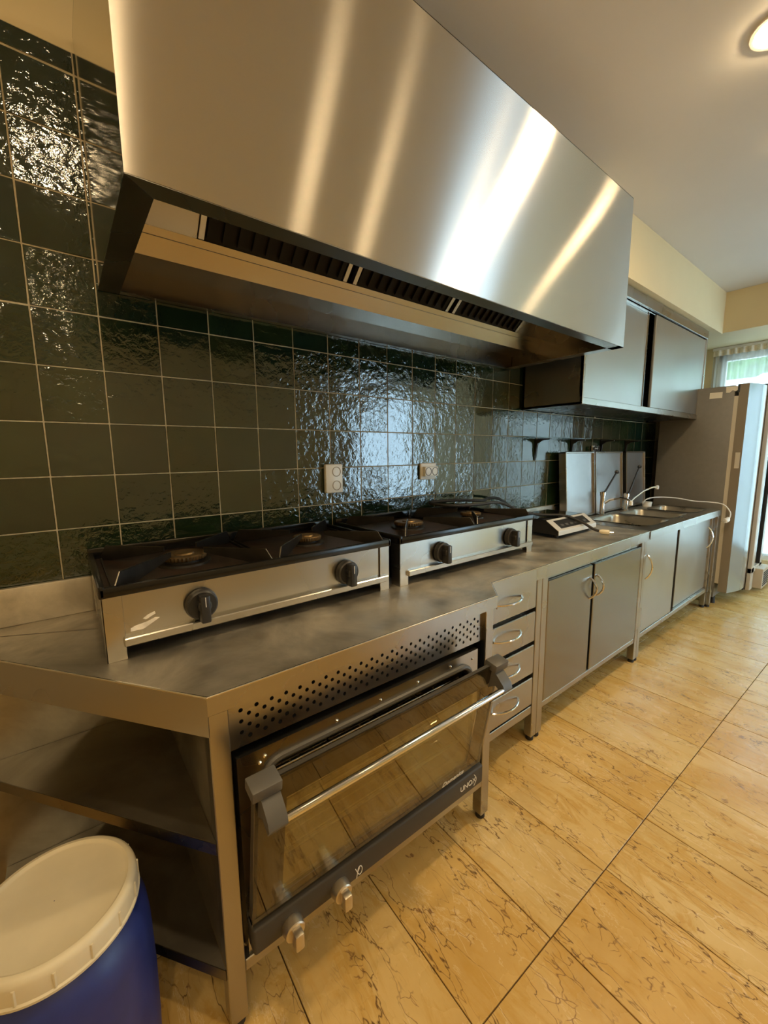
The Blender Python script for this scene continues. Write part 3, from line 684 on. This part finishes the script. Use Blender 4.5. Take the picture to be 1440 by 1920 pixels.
# ================================================================== sink unit
su = thing('sink_cabinet', (3.52, -.35, 0), 'steel sink base with two sliding doors beside the fridge', 'cabinet')
leg(2.789, 2.827, -.622, -.584, .022, .79, su); leg(4.215, 4.250, -.616, -.580, .022, .79, su); leg(4.262, 4.296, -.640, -.604, .022, .79, su); leg(2.789, 2.827, -.07, -.03, .022, .79, su); leg(4.215, 4.25, -.07, -.03, .022, .79, su)
MB().box(2.827, 4.215, -.620, -.588, .144, .176, .002).build('lower_rail', 'steel', su)
MB().box(2.79, 2.794, -.585, -.05, .15, .79).box(4.246, 4.25, -.585, -.05, .15, .79).box(2.79, 4.25, -.585, -.05, .150, .154).box(2.79, 4.25, -.056, -.05, .15, .79).build('carcass', 'steel_dark', su, smooth=0)
d = MB().box(2.832, 3.385, -.616, -.602, .178, .790, .002).build('sliding_door', 'steel_sliding', su)
MB().tube(arc((2.852, -.616, .53), (2.852, -.616, .69), (0, -.036, 0)), .0052, 8).build('handle', 'chrome', d)
d = MB().box(3.49, 4.213, -.600, -.586, .178, .790, .002).build('sliding_door', 'steel_sliding', su)
MB().tube(arc((4.185, -.600, .53), (4.185, -.600, .70), (0, -.036, 0)), .0052, 8).build('handle', 'chrome', d)
sk = thing('sink_worktop', (3.53, -.35, .80), 'steel sink top with three sunken bowls next to the fridge', 'sink')
m = MB(); bmv = m.bm
bowls = [(2.96, 3.36, -.575, -.190), (3.43, 3.80, -.560, -.195), (3.87, 4.22, -.575, -.230)]
ov_ = [bmv.verts.new(p) for p in ((2.799, -.645, .846), (4.262, -.652, .846), (4.262, -.005, .846), (2.799, -.005, .846))]
ed = [bmv.edges.new((ov_[i], ov_[(i + 1) % 4])) for i in range(4)]
for b in bowls:
    iv = [bmv.verts.new((x, y, .846)) for x, y in rrect(*b, .06, 6)]
    ed += [bmv.edges.new((iv[i], iv[(i + 1) % len(iv)])) for i in range(len(iv))]
bmesh.ops.triangle_fill(bmv, use_beauty=True, edges=ed)
m.build('top_sheet', 'steel_sink', sk, smooth=0)
MB().plate((2.799, -.645), (4.262, -.652), [(0, .796), (1, .796), (1, .8455), (0, .8455)], .003).build('fascia', 'steel', sk, smooth=0)
MB().plate((4.262, -.652), (4.262, -.005), [(0, .796), (1, .796), (1, .8455), (0, .8455)], .003).build('fascia', 'steel', sk, smooth=0)
MB().box(2.80, 4.26, -.024, -.006, .846, .935, .003, 2).build('backsplash', 'steel_sink', sk)
MB().tube([(2.799, -.645, .8438), (4.262, -.652, .8438), (4.262, -.01, .8438)], .0027, 8).build('folded_edge', 'steel_edge', sk)
for b in bowls:
    m = MB(); rings = []
    for ins, dz, r in ((-.010, .003, .068), (-.004, .004, .063), (0, .0, .060), (.006, -.012, .06), (.014, -.15, .06), (.03, -.172, .06), (.07, -.178, .05)):
        rings.append([m.bm.verts.new((x, y, .8465 + dz)) for x, y in rrect(b[0] + ins, b[1] - ins, b[2] + ins, b[3] - ins, max(.02, r - ins * .4), 6)])
    for ra, rb in zip(rings, rings[1:]):
        for k in range(len(ra)): m.bm.faces.new((ra[k], ra[(k + 1) % len(ra)], rb[(k + 1) % len(ra)], rb[k]))
    m.bm.faces.new(rings[-1])
    bw = m.build('bowl', 'steel_sink', sk, smooth=50)
    MB().lathe([(.040, .002), (.036, .004), (.012, .001)], ((b[0] + b[1]) / 2, (b[2] + b[3]) / 2, .8465 - .178), 20).build('drain', 'chrome', bw)
def tap(x, y, h, lx, lz, spout, label):
    t = thing('sink_tap', (x, y, .8465), label, 'tap', 'lever taps at the sink')
    MB().lathe([(.024, 0), (.024, .006), (.019, .010), (.018, h), (.022, h + .004), (.022, h + .03), (.014, h + .036)], (x, y, .8465), 20).build('body', 'chrome', t)
    z0 = .8465 + h + .022
    lv = MB().tube([(x + .005, y, z0), (x + .03, y - .008, z0 + .02), (x + lx * .85, y - .02, z0 + lz * .85), (x + lx, y - .022, z0 + lz)], [.008, .007, .0065, .007], 10).build('lever', 'black_plastic', t)
    c = (x + lx, y - .022, z0 + lz); MB().lathe([(.002, -.016), (.012, -.012), (.017, 0), (.012, .012), (.002, .016)], c, 14).build('lever_knob', 'black_plastic', lv)
    MB().tube(spout, .0085, 10).build('spout', 'chrome', t)
    e = spout[-1]; MB().lathe([(.013, -.022), (.013, .004), (.009, .010)], e, 14).build('nozzle', 'white_plastic', t)
tap(3.262, -.148, .145, .165, .155, [(3.262, -.155, .93), (3.268, -.20, .965), (3.272, -.27, .985), (3.272, -.33, .975), (3.272, -.345, .96)], 'chrome lever tap standing over the sink bowl nearest the induction hob')
tap(3.690, -.150, .105, .160, .225, [(3.70, -.165, .90), (3.76, -.185, .945), (3.84, -.215, .995), (3.92, -.245, 1.022), (3.985, -.27, 1.030)], 'chrome lever tap with a long swung-out spout behind the middle sink bowl')
cup = MB().lathe([(.034, 0), (.038, .038), (.040, .040), (.036, .040), (.032, .004)], (4.06, -.178, .8465), 24).build('strainer_cup', 'white_plastic'); tag(cup, 'small white cup on the sink edge beside the far bowl', 'cup')

# ================================================================== trays leaning on the wall
def tray(x0, x1, tilt, z0, z1, yb, label, dpt=.034):
    t = thing('metal_tray', ((x0 + x1) / 2, yb, z0), label, 'tray', 'metal trays leaning on the tiles')
    wd, hh = x1 - x0, z1 - z0
    def tb(mb, name, mat, par):
        rot = Matrix.Rotation(-tilt, 3, 'X')
        for v in mb.bm.verts: v.co = rot @ v.co + Vector((x0, yb, z0))
        return mb.build(name, mat, par)
    tb(MB().box(.002, wd - .002, -.006, -.004, 0.002, hh - .002), 'sheet', 'aluminium_tray', t)
    rim = MB().box(0, .012, -.020, dpt, 0, hh, .002).box(wd - .012, wd, -.020, dpt, 0, hh, .002).box(0, wd, -.020, dpt, 0, .012, .002).box(0, wd, -.020, dpt, hh - .012, hh, .002)
    tb(rim, 'rim', 'steel', t)
    return t
tray(2.80, 3.225, .07, .8510, 1.328, -.098, 'aluminium tray leaning on the tiles, nearest the induction hob')
tray(3.24, 3.72, .07, .8510, 1.328, -.098, 'aluminium tray leaning on the tiles, middle one of three')
tray(3.80, 4.20, .07, .8510, 1.328, -.096, 'narrow aluminium tray leaning on the tiles, nearest the fridge')

# ================================================================== rail shelf with brackets
rs = thing('wall_shelf', (3.4, -.06, 1.40), 'thin glass wall shelf on black brackets under the wall cabinet', 'shelf')
MB().box(2.30, 4.40, -.112, -.008, 1.418, 1.424, .001).build('board', 'fridge_glass', rs, smooth=0)
for x in (2.55, 3.02, 3.49, 3.96):
    m = MB(); m.prism_x([(-.0045, 1.417), (-.108, 1.417), (-.108, 1.410), (-.05, 1.404), (-.022, 1.385), (-.012, 1.30), (-.0045, 1.27)], x - .007, x + .007)
    m.build('bracket', 'black_plastic', rs, smooth=0)

# ================================================================== sockets
def socket(xc, zc, w, h, vertical, label):
    t = thing('wall_socket', (xc, -.004, zc - h / 2), label, 'socket', 'double wall sockets on the tiles')
    MB().box(xc - w / 2, xc + w / 2, -.026 if vertical else -.016, -.0042, zc - h / 2, zc + h / 2, .006, 2).build('plate', 'white_plastic', t)
    y = -.026 if vertical else -.016
    if not vertical: MB().box(xc - w / 2 + .014, xc + w / 2 - .006, -.036, -.015, zc - h / 2 + .018, zc + h / 2 - .018, .003, 2).build('insert', 'white_plastic', t); y = -.036
    for s_ in (-1, 1):
        cx, cz = (xc + .010, zc + s_ * .030) if vertical else (xc + .004 + s_ * .024, zc)
        o = MB().lathe([(.0215, .0), (.0215, .0015), (.0185, .0015), (.0175, -.008), (.001, -.008)], (cx, y, cz), 24, 'y', cap=False).build('outlet', 'outlet_beige' if vertical else 'dark_grey_plastic', t)
        for q in (-1, 1): MB().lathe([(.0032, -.0076), (.0032, -.0066), (.001, -.0065)], (cx + q * .0065, y, cz), 8, 'y').build('pin_hole', 'void_black', o)
socket(.962, 1.222, .086, .126, True, 'tall white double wall socket behind the first stove')
socket(1.541, 1.234, .114, .086, False, 'wide white double wall socket behind the second stove')
socket(3.36, 1.352, .060, .045, False, 'small white wall socket peeking over the middle tray')

# ================================================================== induction hob and its cord
ih = thing('induction_hob', (2.385, -.235, .846), 'portable induction hob with a sloped silver control panel', 'hob')
IX0, IX1 = 2.166, 2.606
MB().prism_x([(-.405, .866), (-.075, .866), (-.075, .940), (-.330, .940), (-.405, .889)], IX0 + .002, IX1 - .002).build('housing', 'black_plastic', ih, smooth=0)
MB().box(IX0 + .01, IX1 - .01, -.322, -.085, .940, .944, .001).build('glass_top', 'glass_ceramic', ih, smooth=0)
def slope(mb, name, mat, par, smooth=30):
    a = math.atan2(.051, .075); rot = Matrix.Rotation(a, 3, 'X')
    for v in mb.bm.verts: v.co = rot @ v.co + Vector((0, -.405, .889))
    return mb.build(name, mat, par, smooth=smooth)
cp = slope(MB().box(IX0, IX1, -.002, .094, -.001, .003, .001), 'control_panel', 'silver_plastic', ih)
MB().box(IX0, IX1, -.408, -.404, .866, .890).build('front_lip', 'silver_plastic', ih, smooth=0)
kp = slope(MB().box(IX0 + .05, IX1 - .05, .014, .078, .003, .0042), 'keypad', 'black_plastic', cp, 0)
for q in range(6):
    slope(MB().box(IX0 + .075 + q * .052, IX0 + .105 + q * .052, .030, .044, .0042, .0047), 'key_print', 'dark_grey_plastic', cp, 0)
for fx in (IX0 + .04, IX1 - .04):
    for fy in (-.37, -.11): MB().lathe([(.014, 0), (.016, .02)], (fx, fy, .8463), 14).build('foot', 'black_rubber', ih)
def spline(pts, n=8):
    pts = [Vector(p) for p in pts]; out = []
    P_ = [pts[0] * 2 - pts[1]] + pts + [pts[-1] * 2 - pts[-2]]
    for i in range(1, len(P_) - 2):
        for k in range(n):
            t = k / n; a, b, c, d = P_[i - 1], P_[i], P_[i + 1], P_[i + 2]
            out.append(0.5 * ((2 * b) + (c - a) * t + (2 * a - 5 * b + 4 * c - d) * t * t + (3 * b - a - 3 * c + d) * t ** 3))
    out.append(pts[-1]); return out
cord = MB().tube(spline([(2.30, -.078, .90), (2.26, -.050, .97), (2.10, -.050, 1.05), (1.90, -.12, 1.072), (1.76, -.20, 1.078), (1.60, -.17, 1.090), (1.45, -.12, 1.085), (1.50, -.22, 1.075), (1.66, -.26, 1.072), (1.80, -.24, 1.068), (1.95, -.20, 1.045), (2.12, -.20, .985), (2.25, -.24, .958), (2.36, -.33, .952), (2.43, -.40, .915), (2.46, -.455, .878), (2.475, -.485, .866)]), .0080, 10).build('power_cord', 'black_rubber', ih)
pl = MB().tube([(2.475, -.485, .866), (2.482, -.497, .864), (2.496, -.525, .862), (2.500, -.533, .862)], [.007, .014, .015, .013], 12).build('plug', 'ivory_plastic', cord)
for q in (-1, 1): MB().tube([(2.500 + q * .008, -.533 + q * .004, .862), (2.512 + q * .008, -.552 + q * .004, .862)], .0026, 8).build('pin', 'chrome', cord)

# ================================================================== fridges
fr = thing('fridge', (4.63, -.38, 0), 'tall grey fridge with a bowed silver door at the end of the counter', 'fridge')
FX0, FX1, FZ1 = 4.385, 4.895, 1.852
MB().box(FX0, FX1, -.635, -.115, .06, 1.850, .006, 2).build('body', 'fridge_side', fr)
MB().box(FX0 + .002, FX1 - .002, -.665, -.630, .19, 1.765, .002).build('door_seal', 'gasket', fr)
pts = [(FX0, -.660), (FX0, -.722)] + [(FX0 + (FX1 - FX0) * q / 14, -.722 - .055 * math.sin(PI * q / 14)) for q in range(1, 14)] + [(FX1, -.722), (FX1, -.660)]
dr = MB().prism(pts[::-1], .122, 1.856).build('door', 'fridge_door_side', fr, smooth=25)
dr.data.materials.append(MAT['fridge_front'])
for p in dr.data.polygons:
    if abs(p.normal.z) < .5 and p.normal.y < -.5: p.material_index = 1
MB().box(FX0 - .002, FX0 + .004, -.710, -.680, 1.18, 1.31, .001).build('handle_insert', 'gasket', dr)
for q, (y, z) in enumerate(((-.62, .03), (-.16, .03))):
    for x in (FX0 + .05, FX1 - .05): MB().lathe([(.022, -.03), (.018, .03)], (x, y, z), 12).build('foot', 'black_rubber', fr)
MB().box(FX0 - .0015, FX0, -.555, -.470, 1.758, 1.806).build('label_sticker', 'sticker', fr, smooth=0)
m = MB()
a = [(-.655, 1.815), (-.640, 1.800), (-.620, 1.812), (-.600, 1.794), (-.578, 1.796), (-.575, 1.842), (-.655, 1.842)]
m.prism_x(a, FX0 - .0018, FX0 - .0002); m.build('torn_sticker', 'sticker', fr, smooth=0)
MB().box(FX0 - .003, FX0 + .02, -.665, -.650, 1.79, 1.855, .002).build('hinge', 'black_plastic', fr)
f2 = thing('display_fridge', (5.12, -.4, 0), 'cream display fridge with a glass door, partly hidden by the grey fridge', 'fridge')
GX0, GX1 = 4.925, 5.325
m = MB().box(GX0, GX0 + .03, -.74, -.10, .035, 1.90, .004).box(GX1 - .03, GX1, -.74, -.10, .035, 1.90, .004).box(GX0, GX1, -.74, -.10, 1.86, 1.90, .004).box(GX0, GX1, -.74, -.10, .035, .20, .004).box(GX0, GX1, -.14, -.10, .035, 1.90)
m.build('body', 'cream_enamel', f2)
dr = MB().box(GX0, GX0 + .09, -.778, -.745, .04, 1.895, .004).box(GX1 - .10, GX1, -.778, -.745, .20, 1.895, .004).box(GX0, GX1, -.778, -.745, 1.80, 1.895, .004).box(GX0, GX1, -.778, -.745, .20, .25, .004).build('door_frame', 'cream_enamel', f2)
MB().box(GX0 + .085, GX1 - .095, -.766, -.760, .24, 1.81).build('pane', 'fridge_glass', dr, smooth=0)
MB().box(GX1 - .115, GX1 - .10, -.781, -.750, .25, 1.80).build('door_gasket', 'black_rubber', dr, smooth=0)
for z in (.45, .72, .99, 1.26, 1.53):
    k = MB()
    for q in range(9): k.tube([(GX0 + .04, -.72 + q * .06, z), (GX1 - .04, -.72 + q * .06, z)], .004, 6)
    k.box(GX0 + .035, GX1 - .035, -.735, -.728, z - .012, z + .012); k.build('wire_shelf', 'white_plastic', f2)
vb = MB().box(GX0 + .16, GX1 + .01, -.835, -.74, .035, .225, .004).build('vent_base', 'cream_enamel', f2)
for q in range(7): MB().box(GX0 + .18, GX1 - .01, -.838, -.834, .062 + q * .020, .071 + q * .020).build('vent_slot', 'void_black', vb, smooth=0)
# white cord lying over the sink edge
wc = MB().tube(spline([(4.00, -.165, .875), (3.985, -.185, .905), (4.02, -.215, .925), (4.10, -.26, .930), (4.17, -.36, .925), (4.22, -.47, .905), (4.27, -.57, .900), (4.300, -.655, .885), (4.312, -.700, .83), (4.308, -.706, .79), (4.300, -.700, .775)], 8), .0048, 8).build('white_cord', 'white_plastic', org=(4.2, -.5, .85)); tag(wc, 'white cable with a plug hanging over the end of the sink', 'cable')
MB().tube([(4.300, -.700, .782), (4.292, -.695, .765), (4.275, -.684, .755), (4.268, -.680, .753)], [.010, .019, .021, .016], 12).build('plug', 'white_plastic', wc)
for q in (-1, 1): MB().tube([(4.268, -.680 + q * .008, .753), (4.250, -.672 + q * .008, .749)], .003, 6).build('pin', 'chrome', wc)

# ================================================================== blue barrel
bx, by = -.060, -.650
ba = thing('plastic_barrel', (bx, by, 0), 'blue plastic barrel with a screwed-on white lid beside the shelves', 'barrel')
MB().lathe([(.120, .0), (.140, .006), (.147, .03), (.150, .10), (.152, .24), (.150, .36), (.146, .405), (.132, .430), (.122, .440), (.122, .470)], (bx, by, 0), 64).build('drum', 'barrel_blue', ba, smooth=40)
lid = MB().lathe([(.131, .452), (.1345, .456), (.1345, .487), (.1320, .494), (.1265, .4985), (.1205, .4985), (.1170, .494), (.1135, .4925), (.05, .4915), (.001, .491)], (bx, by, 0), 72, cap=False).build('lid', 'lid_white', ba, smooth=40)
MB().lathe([(.137, .450), (.1375, .455), (.134, .458)], (bx, by, 0), 72, cap=False).build('lid_flange', 'lid_white', lid, smooth=40)
for k in range(16):
    a = 2 * PI * k / 16; c, s_ = math.cos(a), math.sin(a)
    MB().tube([(bx + .1345 * c, by + .1345 * s_, .458), (bx + .1345 * c, by + .1345 * s_, .486)], .0028, 6).build('lid_rib', 'lid_white', lid)

# ================================================================== curtain and outdoors
cr = MB().box(XR - .045, XR - .020, -2.55, -.215, 2.322, 2.350, .003).build('curtain_rail', 'rail_white'); tag(cr, 'white curtain rail above the far window', 'rail')
m = MB(); rows = [2.322, 2.285, 2.25, 2.0, 1.4, .8, .3]; NY = 220; grid = []
for ri, z in enumerate(rows):
    line = []
    for q in range(NY + 1):
        y = -.225 - 2.28 * q / NY; amp = (.006, .014, .018, .022, .024, .026, .026)[ri]
        line.append(m.bm.verts.new((XR - .040 + amp * math.sin(q * 1.05 + .6 * math.sin(q * .31)) * .8, y, z)))
    grid.append(line)
for a, b in zip(grid, grid[1:]):
    for q in range(NY): m.bm.faces.new((a[q], a[q + 1], b[q + 1], b[q]))
cu = m.build('sheer_curtain', 'sheer_curtain', smooth=180); tag(cu, 'sheer white gathered curtain across the far window', 'curtain')
hd = MB(); g1 = []; g2 = []
for q in range(NY + 1):
    y = -.225 - 2.28 * q / NY; dx = .012 * math.sin(q * 1.05); g1.append(hd.bm.verts.new((XR - .050 + dx, y, 2.322))); g2.append(hd.bm.verts.new((XR - .052 + dx, y, 2.268)))
for q in range(NY): hd.bm.faces.new((g1[q], g1[q + 1], g2[q + 1], g2[q]))
hd.build('heading_tape', 'residue', cu, smooth=180)
gw = MB().box(8.4, 8.6, -6, 4, -.3, 2.42).build('garden_wall', 'garden_render'); tag(gw, 'pale garden wall outside the far window', 'wall')
hg = MB()
for q in range(60):
    y = -5.8 + q * .16; hg.lathe([(.02, -.5), (.35, -.3), (.45, 0), (.36, .35), (.02, .55)], (8.9 + random.uniform(-.1, .1), y, 2.95 + random.uniform(-.12, .12)), 9)
ho = hg.build('hedge', 'hedge_green', smooth=60); tag(ho, 'green hedge showing through the sheer curtain', 'hedge')
structure(MB().box(XR + .13, 14, -9, 5, -.35, -.25).build('ground', 'garden_render'))
